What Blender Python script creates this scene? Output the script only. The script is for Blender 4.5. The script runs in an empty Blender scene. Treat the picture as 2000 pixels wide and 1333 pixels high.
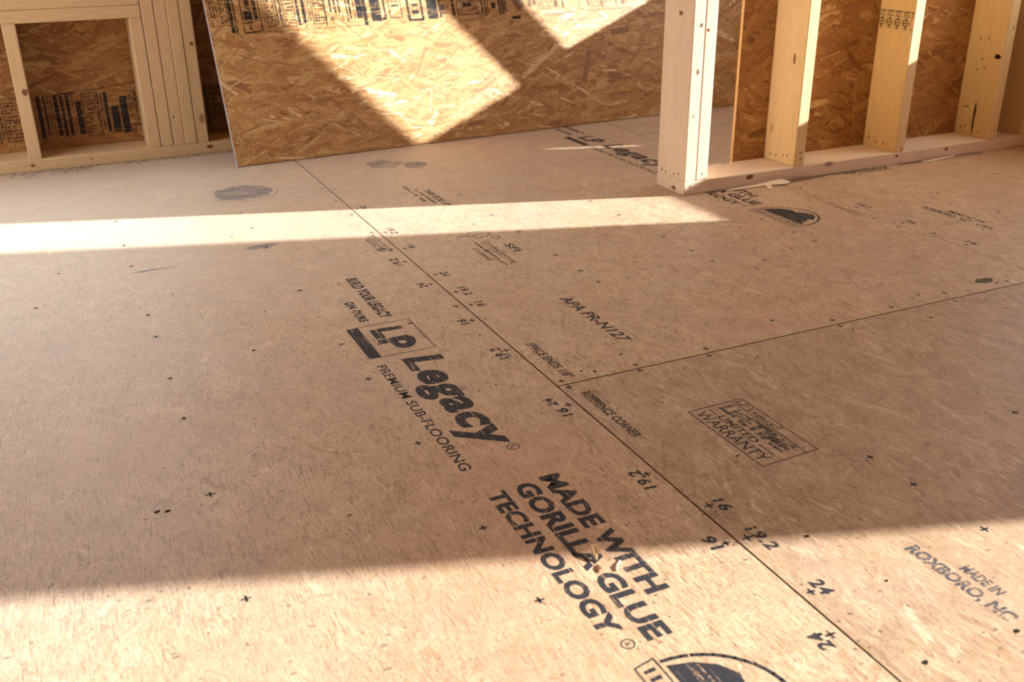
import bpy, bmesh, math, random
import numpy as np
from mathutils import Matrix, Vector

IN = 0.0254                      # everything below is laid out in inches
SC = bpy.context.scene
COL = SC.collection

# ------------------------------------------------------------------ camera
CAM_R = np.array([[0.90580502, -0.42353527, -0.01162484],
                  [-0.17992323, -0.35966787, -0.91556903],
                  [0.3835947, 0.83141861, -0.40199279]])
CAM_C = (-27.6513183, -52.7074018, 29.4825731)
cam = bpy.data.cameras.new('camera')
cam.sensor_width = 36.0
cam.lens = 1923.948 * 36.0 / 2000.0
cam.clip_start = 0.02
cam.clip_end = 200
cam.dof.use_dof = True
cam.dof.focus_distance = 1.75
cam.dof.aperture_fstop = 6.3
camo = bpy.data.objects.new('camera', cam)
COL.objects.link(camo)
M = Matrix.Identity(4)
for i in range(3):
    M[i][0] = CAM_R[0][i]; M[i][1] = -CAM_R[1][i]; M[i][2] = -CAM_R[2][i]
    M[i][3] = CAM_C[i] * IN
camo.matrix_world = M
SC.camera = camo

# ------------------------------------------------------------------ exposure
SC.view_settings.view_transform = 'Standard'
SC.view_settings.look = 'None'
SC.view_settings.gamma = 1.0
SC.view_settings.use_curve_mapping = False
SC.view_settings.exposure = 0.0
SC.cycles.use_denoising = True
SC.cycles.denoising_input_passes = 'RGB_ALBEDO_NORMAL'
SC.cycles.denoising_prefilter = 'ACCURATE'
SC.cycles.max_bounces = 8
SC.cycles.diffuse_bounces = 5
SC.cycles.transparent_max_bounces = 16
SC.cycles.sample_clamp_indirect = 6.0

# ------------------------------------------------------------------ sky and sun
world = bpy.data.worlds.new('sky'); SC.world = world
world.use_nodes = True
wn = world.node_tree; wn.nodes.clear()
wo = wn.nodes.new('ShaderNodeOutputWorld'); wb = wn.nodes.new('ShaderNodeBackground')
wtc = wn.nodes.new('ShaderNodeTexCoord'); wsep = wn.nodes.new('ShaderNodeSeparateXYZ')
wr = wn.nodes.new('ShaderNodeValToRGB')
wn.links.new(wtc.outputs['Generated'], wsep.inputs[0]); wn.links.new(wsep.outputs['Z'], wr.inputs[0])
wr.color_ramp.elements[0].position = 0.0; wr.color_ramp.elements[0].color = (0.42, 0.36, 0.30, 1)
wr.color_ramp.elements[1].position = 0.5; wr.color_ramp.elements[1].color = (1.25, 1.30, 1.30, 1)
e = wr.color_ramp.elements.new(0.05); e.color = (0.85, 0.79, 0.64, 1)
e = wr.color_ramp.elements.new(0.22); e.color = (1.08, 1.06, 0.93, 1)
wn.links.new(wr.outputs[0], wb.inputs[0]); wb.inputs[1].default_value = 3.65
wn.links.new(wb.outputs[0], wo.inputs[0])

SUN_TRAVEL = Vector((-1.0, 0.3365, -0.3665)).normalized()
sl = bpy.data.lights.new('sun', 'SUN'); sl.energy = 18.6; sl.angle = math.radians(0.75); sl.color = (1.0, 0.965, 0.92)
so = bpy.data.objects.new('sun', sl); COL.objects.link(so)
so.rotation_euler = SUN_TRAVEL.to_track_quat('-Z', 'Y').to_euler(); so.location = (8, -4, 4)

def portal(name, c, sx, sy, d):
    """daylight portal in a wall opening: steers sky sampling only, gives off nothing itself"""
    l = bpy.data.lights.new(name, 'AREA'); l.shape = 'RECTANGLE'; l.size = sx * IN; l.size_y = sy * IN
    l.cycles.is_portal = True
    o = bpy.data.objects.new(name, l); COL.objects.link(o)
    o.location = [v * IN for v in c]
    o.rotation_euler = Vector(d).to_track_quat('-Z', 'Y').to_euler()

# openings of the room: right wall, back-left window, left side (added for sky light)
portal('portal_right_a', (97, 19, 51), 30, 60, (-1, 0, 0))
portal('portal_right_b', (97, -64, 37), 30, 36, (-1, 0, 0))
portal('portal_right_c', (97, 64.5, 55), 36, 60, (-1, 0, 0))
portal('portal_back', (-38, 90, 51), 44, 62, (0, -1, 0))
portal('portal_left', (-66, 61, 50), 42, 84, (1, 0, 0))

# ------------------------------------------------------------------ helpers
def tag(o, label=None, cat=None, group=None, kind=None):
    if label: o['label'] = label
    if cat: o['category'] = cat
    if group: o['group'] = group
    if kind: o['kind'] = kind
    return o

def link(name, me, mat=None, parent=None, loc=(0, 0, 0)):
    o = bpy.data.objects.new(name, me); COL.objects.link(o)
    if mat is not None:
        for m in (mat if isinstance(mat, (list, tuple)) else [mat]):
            me.materials.append(m)
    o.location = [v * IN for v in loc]
    if parent is not None:
        o.parent = parent
    return o

def empty(name, loc=(0, 0, 0)):
    o = bpy.data.objects.new(name, None); COL.objects.link(o)
    o.location = [v * IN for v in loc]; o.empty_display_size = 0.05
    return o

def add_box(bm, x0, x1, y0, y1, z0, z1, bev=0.0, seg=2, mi=0):
    r = bmesh.ops.create_cube(bm, size=1.0)
    vs = r['verts']
    for v in vs:
        v.co = Vector(((x0 + x1) / 2 + v.co.x * (x1 - x0), (y0 + y1) / 2 + v.co.y * (y1 - y0), (z0 + z1) / 2 + v.co.z * (z1 - z0))) * IN
    if bev:
        es = list({e for v in vs for e in v.link_edges})
        bmesh.ops.bevel(bm, geom=es, offset=bev * IN, segments=seg, affect='EDGES', profile=0.5)

def mesh_of(bm, name, smooth=False):
    me = bpy.data.meshes.new(name); bm.to_mesh(me); bm.free()
    if smooth:
        for p in me.polygons: p.use_smooth = True
    return me

def poly_mesh(name, polys, fn):
    """polys: list of lists of 2-d points (inches); fn maps (a, b) to xyz inches"""
    vs, fs = [], []
    for k, p in enumerate(polys):
        b = len(vs)
        vs += [tuple(c * IN for c in fn(x, y)) for x, y in p]
        fs.append(list(range(b, b + len(p))))
    me = bpy.data.meshes.new(name); me.from_pydata(vs, [], fs); me.update()
    return me

# ------------------------------------------------------------------ node shorthands
class NT:
    def __init__(s, name):
        s.m = bpy.data.materials.new(name); s.m.use_nodes = True; s.t = s.m.node_tree; s.t.nodes.clear()
        s.out = s.n('ShaderNodeOutputMaterial'); s.b = s.n('ShaderNodeBsdfPrincipled')
        s.l(s.b.outputs[0], s.out.inputs[0])
    def n(s, t, **k):
        x = s.t.nodes.new(t)
        for a, v in k.items(): setattr(x, a, v)
        return x
    def l(s, a, b): s.t.links.new(a, b)
    def val(s, x, v):
        if hasattr(v, 'is_linked') or isinstance(v, bpy.types.NodeSocket): s.l(v, x)
        else: x.default_value = v
    def math(s, op, a, b=0.0, c=None, clamp=False):
        x = s.n('ShaderNodeMath', operation=op, use_clamp=clamp); s.val(x.inputs[0], a); s.val(x.inputs[1], b)
        if c is not None: s.val(x.inputs[2], c)
        return x.outputs[0]
    def mix(s, f, a, b, mode='MIX'):
        x = s.n('ShaderNodeMix', data_type='RGBA', blend_type=mode); s.val(x.inputs[0], f)
        s.val(x.inputs[6], a if not isinstance(a, tuple) else a + (1,)); s.val(x.inputs[7], b if not isinstance(b, tuple) else b + (1,))
        return x.outputs[2]
    def ramp(s, f, p0, p1, c0=0.0, c1=1.0):
        x = s.n('ShaderNodeMapRange'); s.val(x.inputs[0], f)
        x.inputs[1].default_value = p0; x.inputs[2].default_value = p1; x.inputs[3].default_value = c0; x.inputs[4].default_value = c1
        return x.outputs[0]
    def mapping(s, v, scale=(1, 1, 1), loc=(0, 0, 0), rot=(0, 0, 0)):
        x = s.n('ShaderNodeMapping'); s.l(v, x.inputs[0]); s.val(x.inputs['Scale'], scale); s.val(x.inputs['Location'], loc); s.val(x.inputs['Rotation'], rot)
        return x.outputs[0]
    def noise(s, v, sc, det=3, rough=0.55, dist=0.0):
        x = s.n('ShaderNodeTexNoise'); s.l(v, x.inputs['Vector']); x.inputs['Scale'].default_value = sc
        x.inputs['Detail'].default_value = det; x.inputs['Roughness'].default_value = rough; x.inputs['Distortion'].default_value = dist
        return x.outputs[0]
    def vor(s, v, sc, rnd=1.0):
        x = s.n('ShaderNodeTexVoronoi'); s.l(v, x.inputs['Vector']); x.inputs['Scale'].default_value = sc; x.inputs['Randomness'].default_value = rnd
        return x

def osb_material(name, grain=0.25, fiber=0.35, stain=0.3, rough=0.5, spec=0.35, bump=0.3, window_sheen=False, hair=0.0):
    t = NT(name)
    col = t.n('ShaderNodeAttribute', attribute_name='strand').outputs['Color']
    uv = t.n('ShaderNodeTexCoord').outputs['UV']
    ob = t.n('ShaderNodeTexCoord').outputs['Object']
    obi = t.mapping(ob, (1 / IN,) * 3)
    g = t.noise(t.mapping(uv, (0.5, 9, 1)), 1.0, 4, 0.6)
    c = t.mix(1.0, col, t.mix(t.ramp(g, 0.3, 0.7), (1 - grain,) * 3, (1 + grain * 0.55,) * 3), 'MULTIPLY')
    f = t.noise(t.mapping(uv, (1.1, 26, 1)), 1.0, 3, 0.6)
    gate = t.ramp(t.noise(t.mapping(uv, (0.5, 1.2, 1)), 1.0, 2), 0.42, 0.62)
    c = t.mix(t.math('MULTIPLY', t.math('MULTIPLY', t.ramp(f, 0.55, 0.66), gate), fiber), c, (0.10, 0.05, 0.022))
    if hair:   # long fine pores that follow the sheet
        for rz, lo in ((0.0, 7.0), (0.22, 29.0), (-0.25, 53.0)):
            lg = t.noise(t.mapping(obi, (13.0, 0.75, 1), (lo, lo, 0), (0, 0, rz)), 1.0, 3, 0.6)
            gt = t.ramp(t.noise(t.mapping(obi, (0.9, 0.45, 1), (lo, 0, 0)), 1.0, 2), 0.42, 0.60)
            c = t.mix(t.math('MULTIPLY', t.math('MULTIPLY', t.ramp(lg, 0.54, 0.66), gt), hair * 0.95), c, (0.15, 0.09, 0.045))
            c = t.mix(t.math('MULTIPLY', t.math('MULTIPLY', t.ramp(lg, 0.46, 0.34), gt), hair * 0.55), c, (0.76, 0.60, 0.44))
    # short dark hairline marks of the sanded face, in two directions
    for rz, so_, th in ((1.2, 3.0, .585), (-0.5, 71.0, .60), (0.35, 19.0, .605), (2.2, 43.0, .61)):
        hm = t.noise(t.mapping(obi, (7.5, 2.2, 1), (so_, 0, 0), (0, 0, rz)), 1.0, 3, 0.65)
        pg = t.ramp(t.noise(t.mapping(obi, (1, 1, 1), (so_, so_, 0)), 0.35, 3, 0.6), 0.40, 0.62)
        c = t.mix(t.math('MULTIPLY', t.math('MULTIPLY', t.ramp(hm, th, th + .07), pg), hair), c, (0.12, 0.062, 0.032))
    sp0 = t.noise(obi, 5.0, 4, 0.75)
    c = t.mix(1.0, c, t.mix(t.ramp(sp0, 0.3, 0.7), (1 - hair * .22,) * 3, (1 + hair * .16,) * 3), 'MULTIPLY')
    # little black pits and bark flecks
    if hair:
        mo = t.noise(obi, 0.42, 5, 0.68)
        c = t.mix(1.0, c, t.mix(t.ramp(mo, 0.32, 0.68), (0.84, 0.81, 0.79), (1.10, 1.10, 1.09)), 'MULTIPLY')
    for sc_, rz, sd_ in (((0.75, 1.9, 1.0), 0.9, 0.0), ((0.6, 1.5, 1.0), -0.7, 40.0), ((1.5, 1.0, 1.0), 0.3, 90.0)):
        v = t.vor(t.mapping(obi, sc_, (sd_, 0, 0), (0, 0, rz)), 0.9)
        pit = t.math('LESS_THAN', v.outputs['Distance'], t.ramp(t.noise(t.mapping(obi, (1, 1, 1), (sd_, 0, 0)), 2.2, 3), 0.38, 0.70, 0.0, 0.17))
        c = t.mix(t.math('MULTIPLY', pit, 0.72), c, (0.07, 0.038, 0.02))
    # soft stains of mud and weathering
    s1 = t.noise(obi, 0.085, 4, 0.55)
    c = t.mix(t.math('MULTIPLY', t.ramp(s1, 0.42, 0.72), stain), c, (0.42, 0.30, 0.24))
    s2 = t.noise(t.mapping(obi, (1, 1, 1), (37, 11, 5)), 0.055, 3, 0.5)
    c = t.mix(t.math('MULTIPLY', t.ramp(s2, 0.5, 0.75), stain * 0.8), c, (0.52, 0.30, 0.17))
    if window_sheen:   # pale dusty tone painting window light into the back-left part of the deck
        sp = t.n('ShaderNodeSeparateXYZ'); t.l(obi, sp.inputs[0])
        d = t.math('ADD', t.math('MULTIPLY', sp.outputs['Y'], 0.016), t.math('MULTIPLY', sp.outputs['X'], -0.016))
        d = t.math('ADD', d, t.math('MULTIPLY', t.noise(obi, 0.12, 5, 0.65), 1.1))
        c = t.mix(t.ramp(d, 0.45, 2.0, 0.0, 0.55), c, (0.60, 0.56, 0.49))
    t.l(c, t.b.inputs['Base Color'])
    t.val(t.b.inputs['Roughness'], t.ramp(g, 0.3, 0.7, rough + 0.08, rough - 0.04))
    t.b.inputs['Specular IOR Level'].default_value = spec
    bp = t.n('ShaderNodeBump'); bp.inputs['Strength'].default_value = bump; bp.inputs['Distance'].default_value = 0.0006
    t.l(t.math('ADD', g, t.math('MULTIPLY', f, 0.5)), bp.inputs['Height']); t.l(bp.outputs[0], t.b.inputs['Normal'])
    return t.m

def lumber_material(name, axis, base=(0.77, 0.58, 0.31), dark=(0.56, 0.36, 0.15), pink=0.18):
    t = NT(name)
    ob = t.n('ShaderNodeTexCoord').outputs['Object']
    rnd = t.n('ShaderNodeObjectInfo').outputs['Random']
    cmb = t.n('ShaderNodeCombineXYZ')
    for i in range(3): t.l(t.math('MULTIPLY', rnd, 60.0 + 17 * i), cmb.inputs[i])
    sc = [1 / IN] * 3
    v = t.n('ShaderNodeVectorMath', operation='ADD'); t.l(t.mapping(ob, tuple(sc)), v.inputs[0]); t.l(cmb.outputs[0], v.inputs[1])
    v = v.outputs[0]
    ring = [1.0, 1.0, 1.0]; ring[axis] = 0.055
    n1 = t.noise(t.mapping(v, tuple(ring)), 1.3, 2, 0.5, 0.6)
    w = t.math('FRACT', t.math('MULTIPLY', n1, 9.0))
    w = t.math('ABSOLUTE', t.math('SUBTRACT', w, 0.5))
    fine = [9.0] * 3; fine[axis] = 0.28
    n2 = t.noise(t.mapping(v, tuple(fine)), 1.5, 3, 0.6)
    c = t.mix(t.ramp(w, 0.0, 0.28, 0.42, 0.0), base, dark)
    c = t.mix(t.ramp(n2, 0.4, 0.75, 0.0, 0.28), c, dark)
    c = t.mix(t.math('MULTIPLY', t.ramp(t.noise(t.mapping(v, tuple(0.6 * q for q in ring)), 0.5, 3), 0.4, 0.7), pink), c, (0.66, 0.42, 0.30))
    # small knots and specks
    kn = t.vor(t.mapping(v, tuple(0.55 if i == axis else 1.0 for i in range(3))), 0.22)
    c = t.mix(t.ramp(kn.outputs['Distance'], 0.05, 0.11, 0.75, 0.0), c, (0.20, 0.10, 0.05))
    t.l(c, t.b.inputs['Base Color'])
    t.b.inputs['Roughness'].default_value = 0.55
    t.b.inputs['Specular IOR Level'].default_value = 0.3
    bp = t.n('ShaderNodeBump'); bp.inputs['Strength'].default_value = 0.2; bp.inputs['Distance'].default_value = 0.0005
    t.l(n2, bp.inputs['Height']); t.l(bp.outputs[0], t.b.inputs['Normal'])
    return t.m

def ink_material(name, color=(0.022, 0.026, 0.036), fade=0.35, streak_axis=1, fine=1.0):
    """roller ink: broken by streaks that run along the sheet"""
    t = NT(name)
    ob = t.n('ShaderNodeTexCoord').outputs['Object']
    v = t.mapping(ob, (1 / IN,) * 3)
    sc = [9.0 * fine] * 3; sc[streak_axis] = 0.35 * fine
    a = t.noise(t.mapping(v, tuple(sc)), 1.0, 2, 0.6)
    b = t.noise(v, 7.0 * fine, 4, 0.7)
    m = t.math('ADD', t.math('MULTIPLY', a, 0.62), t.math('MULTIPLY', b, 0.38))
    al = t.ramp(m, fade, fade + 0.10, 0.0, 0.90)
    t.b.inputs['Base Color'].default_value = color + (1,)
    t.b.inputs['Roughness'].default_value = 0.6
    t.b.inputs['Specular IOR Level'].default_value = 0.25
    tr = t.n('ShaderNodeBsdfTransparent'); mx = t.n('ShaderNodeMixShader')
    t.l(al, mx.inputs[0]); t.l(tr.outputs[0], mx.inputs[1]); t.l(t.b.outputs[0], mx.inputs[2]); t.l(mx.outputs[0], t.out.inputs[0])
    return t.m

def plain(name, color, rough=0.6, spec=0.3, var=0.15, sc=3.0, metal=0.0):
    t = NT(name)
    ob = t.n('ShaderNodeTexCoord').outputs['Object']
    n = t.noise(t.mapping(ob, (1 / IN,) * 3), sc, 3)
    t.l(t.mix(1.0, color, t.mix(n, (1 - var,) * 3, (1 + var,) * 3), 'MULTIPLY'), t.b.inputs['Base Color'])
    t.b.inputs['Roughness'].default_value = rough; t.b.inputs['Specular IOR Level'].default_value = spec
    t.b.inputs['Metallic'].default_value = metal
    return t.m

MAT_DECK = osb_material('subfloor_osb', grain=0.24, fiber=0.75, stain=0.45, rough=0.50, spec=0.42, bump=0.25, window_sheen=True, hair=0.75)
MAT_DECK_ROUGH = osb_material('subfloor_osb_open_grain', grain=0.32, fiber=0.95, stain=0.35, rough=0.52, spec=0.38, bump=0.35, window_sheen=True, hair=0.6)
MAT_OSB = osb_material('sheathing_osb', grain=0.20, fiber=0.45, stain=0.06, rough=0.45, spec=0.4, bump=0.5)
MAT_EDGE = plain('osb_sealed_edge', (0.42, 0.38, 0.42), 0.8, 0.2, 0.45, 2.0)
MAT_EDGE_RAW = plain('osb_raw_edge', (0.62, 0.36, 0.15), 0.8, 0.2, 0.35, 4.0)
MAT_DARK = plain('gap_shadow_wood', (0.10, 0.05, 0.025), 0.9, 0.1, 0.3, 2.0)
MAT_Z = lumber_material('lumber_upright', 2)
MAT_X = lumber_material('lumber_lying', 0)
MAT_Y = lumber_material('lumber_crosswise', 1)
MAT_SHADED_Z = lumber_material('shaded_lumber_upright', 2, (0.62, 0.455, 0.265), (0.44, 0.29, 0.15), 0.3)  # lumber colour darkened to paint in the backlit shade of the back-left framing
MAT_SHADED_X = lumber_material('shaded_lumber_lying', 0, (0.62, 0.455, 0.265), (0.44, 0.29, 0.15), 0.3)
MAT_PALE_Z = lumber_material('pale_lumber_upright', 2, (0.76, 0.62, 0.46), (0.58, 0.42, 0.29), 0.3)
MAT_PALE_X = lumber_material('pale_lumber_lying', 0, (0.76, 0.62, 0.47), (0.56, 0.42, 0.30), 0.3)
MAT_INK = ink_material('roller_ink', fade=0.36)
MAT_INK_FAINT = ink_material('roller_ink_faint', color=(0.07, 0.075, 0.09), fade=0.42)
MAT_INK_BROKEN = ink_material('roller_ink_broken', fade=0.45, fine=1.2)
MAT_INK_WALL = ink_material('panel_ink', color=(0.012, 0.014, 0.018), fade=0.38, streak_axis=0, fine=0.8)
MAT_HOLE = plain('nail_hole_dark', (0.02, 0.014, 0.01), 0.9, 0.1)
MAT_KNOT = plain('knot_brown', (0.20, 0.09, 0.045), 0.6, 0.3, 0.4, 6.0)
MAT_STEEL = plain('nail_steel', (0.30, 0.28, 0.27), 0.4, 0.5, 0.2, 5.0, 0.8)
MAT_SPLINT = lumber_material('splinter_wood', 0, (0.80, 0.68, 0.52), (0.62, 0.46, 0.30), 0.1)

# ------------------------------------------------------------------ strand boards
def strands(W, H, n, L, Wd, ang0, spread, pal, depth, seed, jit=0.12):
    """overlapping wood strands over a W x H board; returns vertex rows (u, v, h), uv rows, colours (per 6-gon)"""
    r = np.random.RandomState(seed)
    cx = r.uniform(-1, W + 1, n); cy = r.uniform(-1, H + 1, n)
    ln = np.clip(r.lognormal(math.log(L), 0.45, n), L * 0.3, L * 2.6); wd = np.clip(r.lognormal(math.log(Wd), 0.5, n), Wd * 0.25, Wd * 3.0)
    ang = np.radians(ang0 + r.normal(0, spread, n))
    # hexagon with ragged, slanted ends
    sk = r.uniform(-0.6, 0.6, n) * wd
    px = np.stack([-ln / 2 + sk, -ln / 2 - r.uniform(0, .5, n) * wd, -ln / 2 - sk * .6, ln / 2 + sk * .7, ln / 2 + r.uniform(0, .5, n) * wd, ln / 2 - sk], 1)
    py = np.stack([-wd / 2, wd * r.uniform(-.3, .3, n), wd / 2, wd / 2 * r.uniform(.5, 1, n), wd * r.uniform(-.3, .3, n), -wd / 2 * r.uniform(.5, 1, n)], 1)
    ca, sa = np.cos(ang)[:, None], np.sin(ang)[:, None]
    u = np.clip(cx[:, None] + px * ca - py * sa, 0, W); v = np.clip(cy[:, None] + px * sa + py * ca, 0, H)
    h0 = r.uniform(0.15, 1, n) * depth
    tl = r.normal(0, 0.12, n) * depth; tw = r.normal(0, 0.10, n) * depth
    h = h0[:, None] + tl[:, None] * px / ln[:, None] * 2 + tw[:, None] * py / wd[:, None] * 2
    h = np.clip(h, depth * 0.04, depth * 1.3)
    uvx = px + r.uniform(0, 300, n)[:, None]; uvy = py + r.uniform(0, 300, n)[:, None]
    pal = np.array(pal, float)
    k = r.choice(len(pal), n, p=pal[:, 3] / pal[:, 3].sum())
    c = pal[k, :3] * r.uniform(1 - jit, 1 + jit, n)[:, None]
    return u, v, h, uvx, uvy, c

def strands2(W, H, n, L, Wd, ang0, spread, pal, depth, seed):
    """a bed of broad strands with thin slivers and splinters lying over it"""
    a = strands(W, H, n, L, Wd, ang0, spread, pal, depth * .85, seed, .07)
    b = strands(W, H, int(n * 1.1), L * .55, Wd * .22, ang0, spread * 1.1, pal, depth * 1.1, seed + 500, .10)
    return tuple(np.concatenate([p, q]) for p, q in zip(a, b))

def board(name, W, H, thick, mats, fn, st, parent=None, back=None):
    """slab W x H with strands on the face; fn(u, v, h) -> xyz (h towards the viewer of the face)"""
    u, v, h, ux, uy, c = st
    n = u.shape[0]
    P = np.stack(fn(u.ravel(), v.ravel(), h.ravel()), 1) * IN
    box = [(0, 0, 0), (W, 0, 0), (W, H, 0), (0, H, 0), (0, 0, -thick), (W, 0, -thick), (W, H, -thick), (0, H, -thick)]
    bx = np.array([[float(q) for q in fn(np.array(a[0], float), np.array(a[1], float), np.array(a[2], float))] for a in box]) * IN
    V = np.concatenate([P, bx])
    fl = [tuple(range(6 * i, 6 * i + 6)) for i in range(n)]
    b = 6 * n
    quads = [(0, 1, 2, 3), (7, 6, 5, 4), (0, 4, 5, 1), (1, 5, 6, 2), (2, 6, 7, 3), (3, 7, 4, 0)]
    me = bpy.data.meshes.new(name)
    me.from_pydata(V.tolist(), [], fl + [tuple(b + i for i in q) for q in quads])
    nl = len(me.loops)
    uv = np.zeros((nl, 2), np.float32); uv[:6 * n, 0] = ux.ravel(); uv[:6 * n, 1] = uy.ravel()
    me.uv_layers.new(name='UVMap').data.foreach_set('uv', uv.ravel())
    ca = np.ones((nl, 4), np.float32); ca[:6 * n, :3] = np.repeat(c, 6, 0); ca[6 * n:, :3] = c.mean(0)
    a = me.color_attributes.new('strand', 'FLOAT_COLOR', 'CORNER'); a.data.foreach_set('color', ca.ravel())
    mi = np.zeros(n + 6, np.int32); mi[n + 2:] = 1
    me.polygons.foreach_set('material_index', mi)
    me.update()
    return link(name, me, mats, parent)

DECK_PAL = [(0.585, 0.425, 0.275, 6), (0.615, 0.455, 0.30, 4), (0.555, 0.395, 0.25, 3.0), (0.67, 0.52, 0.36, 0.6), (0.50, 0.34, 0.205, 0.6)]
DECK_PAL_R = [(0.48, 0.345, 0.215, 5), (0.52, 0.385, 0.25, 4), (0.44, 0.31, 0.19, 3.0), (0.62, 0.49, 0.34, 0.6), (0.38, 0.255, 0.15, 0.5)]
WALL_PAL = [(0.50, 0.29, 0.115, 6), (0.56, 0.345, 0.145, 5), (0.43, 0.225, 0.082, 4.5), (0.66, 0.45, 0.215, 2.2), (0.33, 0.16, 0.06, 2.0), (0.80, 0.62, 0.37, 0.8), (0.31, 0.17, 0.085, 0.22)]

# ------------------------------------------------------------------ floor
floor = tag(empty('floor'), 'tan oriented strand board subfloor of printed sheets butted together', kind='structure')

bm = bmesh.new(); add_box(bm, -110, 100, -140, 100, -1.6, -0.75)
link('deck_underlay', mesh_of(bm, 'deck_underlay'), MAT_DARK, floor)

G = 0.055
def deck(x0, x1, y0, y1, n, L, W, seed, mat, pal, spread=32):
    return board('subfloor_panel', x1 - x0 - 2 * G, y1 - y0 - 2 * G, 0.70, [mat, MAT_DARK],
                 lambda u, v, h: (x0 + G + u, y0 + G + v, h),
                 strands(x1 - x0 - 2 * G, y1 - y0 - 2 * G, n, L, W, 90, spread, pal, 0.005, seed, 0.05), floor)

P_L = deck(-47.5, 0, -32.5, 96, 34000, 1.6, 0.28, 11, MAT_DECK, DECK_PAL, 40)
P_B = deck(0, 47.5, 0, 96, 24000, 1.6, 0.28, 12, MAT_DECK, DECK_PAL, 40)
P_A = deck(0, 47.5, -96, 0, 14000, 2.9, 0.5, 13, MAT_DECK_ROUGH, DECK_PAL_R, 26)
P_C = deck(47.44, 95, -30, 66, 7000, 2.6, 0.5, 14, MAT_DECK, DECK_PAL, 36)
P_FL = deck(-47.5, 0, -128.5, -32.5, 5000, 2.6, 0.5, 16, MAT_DECK, DECK_PAL, 36)
P_LL = deck(-95, -47.5, -64, 32, 4000, 2.8, 0.6, 17, MAT_DECK, DECK_PAL, 36)
P_LB = deck(-95, -47.5, 32, 96, 3000, 2.8, 0.6, 18, MAT_DECK, DECK_PAL, 36)
P_CR = deck(47.5, 95, -126, -30, 3000, 2.8, 0.6, 19, MAT_DECK, DECK_PAL, 36)
P_CB = deck(47.5, 95, 66, 96, 2000, 2.8, 0.6, 20, MAT_DECK, DECK_PAL, 36)

# ------------------------------------------------------------------ printed writing
INK_H = 0.011
def text_mesh(body, bold=0.0, spacing=1.0):
    cu = bpy.data.curves.new('lettering', 'FONT'); cu.body = body; cu.size = 1.0; cu.offset = bold; cu.space_character = spacing
    cu.resolution_u = 3
    o = bpy.data.objects.new('lettering', cu); COL.objects.link(o)
    dg = bpy.context.evaluated_depsgraph_get()
    me = bpy.data.meshes.new_from_object(o.evaluated_get(dg))
    COL.objects.unlink(o); bpy.data.objects.remove(o); bpy.data.curves.remove(cu)
    return me

_bb = {}
def base_cap(body, bold, spacing):
    k = ('H', bold)
    if k not in _bb:
        m = text_mesh('H', bold); ys = [v.co.y for v in m.vertices]; _bb[k] = (min(ys), max(ys))
    return _bb[k]

def floor_text(parent, body, base, cap, a0, a1, mat=None, bold=0.0, spacing=1.0, shear=0.0, flip=False, name='printed_lettering', label=None, h=INK_H):
    """lettering on the deck: baseline on X=base, capitals up to X=cap, reading from Y=a0 to Y=a1 (inches)"""
    me = text_mesh(body, bold, spacing)
    xs = [v.co.x for v in me.vertices]; x0, x1 = min(xs), max(xs); y0, y1 = base_cap(body, bold, spacing)
    for v in me.vertices:
        s = (v.co.x - x0) / (x1 - x0); t = (v.co.y - y0) / (y1 - y0)
        Y = a0 + (a1 - a0) * s - (shear * abs(cap - base) * (t if not flip else -t))
        X = base + (cap - base) * t
        v.co = Vector((X, Y, h)) * IN
    if (cap - base) * (a1 - a0) > 0: me.flip_normals()
    me.name = name
    o = link(name, me, mat or MAT_INK, parent)
    if label: o['label'] = label
    return o

def join_meshes(name, objs):
    """merge printed pieces of one stamp into one mesh"""
    b = bmesh.new()
    for o in objs:
        b.from_mesh(o.data)
    me = mesh_of(b, name)
    mats = list(objs[0].data.materials); par = objs[0].parent
    for o in objs: bpy.data.objects.remove(o)
    return link(name, me, mats, par)

def floor_polys(parent, polys, mat=None, name='printed_mark', label=None, h=INK_H):
    me = poly_mesh(name, polys, lambda x, y: (x, y, h))
    bmx = bmesh.new(); bmx.from_mesh(me); bmesh.ops.recalc_face_normals(bmx, faces=bmx.faces[:])
    for f in bmx.faces:
        if f.normal.z < 0: f.normal_flip()
    bmx.to_mesh(me); bmx.free()
    o = link(name, me, mat or MAT_INK, parent)
    if label: o['label'] = label
    return o

def rect(x0, x1, y0, y1): return [(x0, y0), (x1, y0), (x1, y1), (x0, y1)]
def stroke(pts, w, closed=False):
    """polyline of width w as quads"""
    out = []
    seq = list(pts) + ([pts[0]] if closed else [])
    for a, b in zip(seq[:-1], seq[1:]):
        dx, dy = b[0] - a[0], b[1] - a[1]; l = math.hypot(dx, dy) or 1
        nx, ny = -dy / l * w / 2, dx / l * w / 2; ex, ey = dx / l * w * .25, dy / l * w * .25
        out.append([(a[0] - ex + nx, a[1] - ey + ny), (b[0] + ex + nx, b[1] + ey + ny), (b[0] + ex - nx, b[1] + ey - ny), (a[0] - ex - nx, a[1] - ey - ny)])
    return out
def arc(cx, cy, rx, ry, a0, a1, n=20):
    return [(cx + rx * math.cos(math.radians(a0 + (a1 - a0) * i / n)), cy + ry * math.sin(math.radians(a0 + (a1 - a0) * i / n))) for i in range(n + 1)]
def ring_poly(outer, inner):
    n = len(outer)
    return [[outer[i], outer[(i + 1) % n], inner[(i + 1) % n], inner[i]] for i in range(n)]

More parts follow.
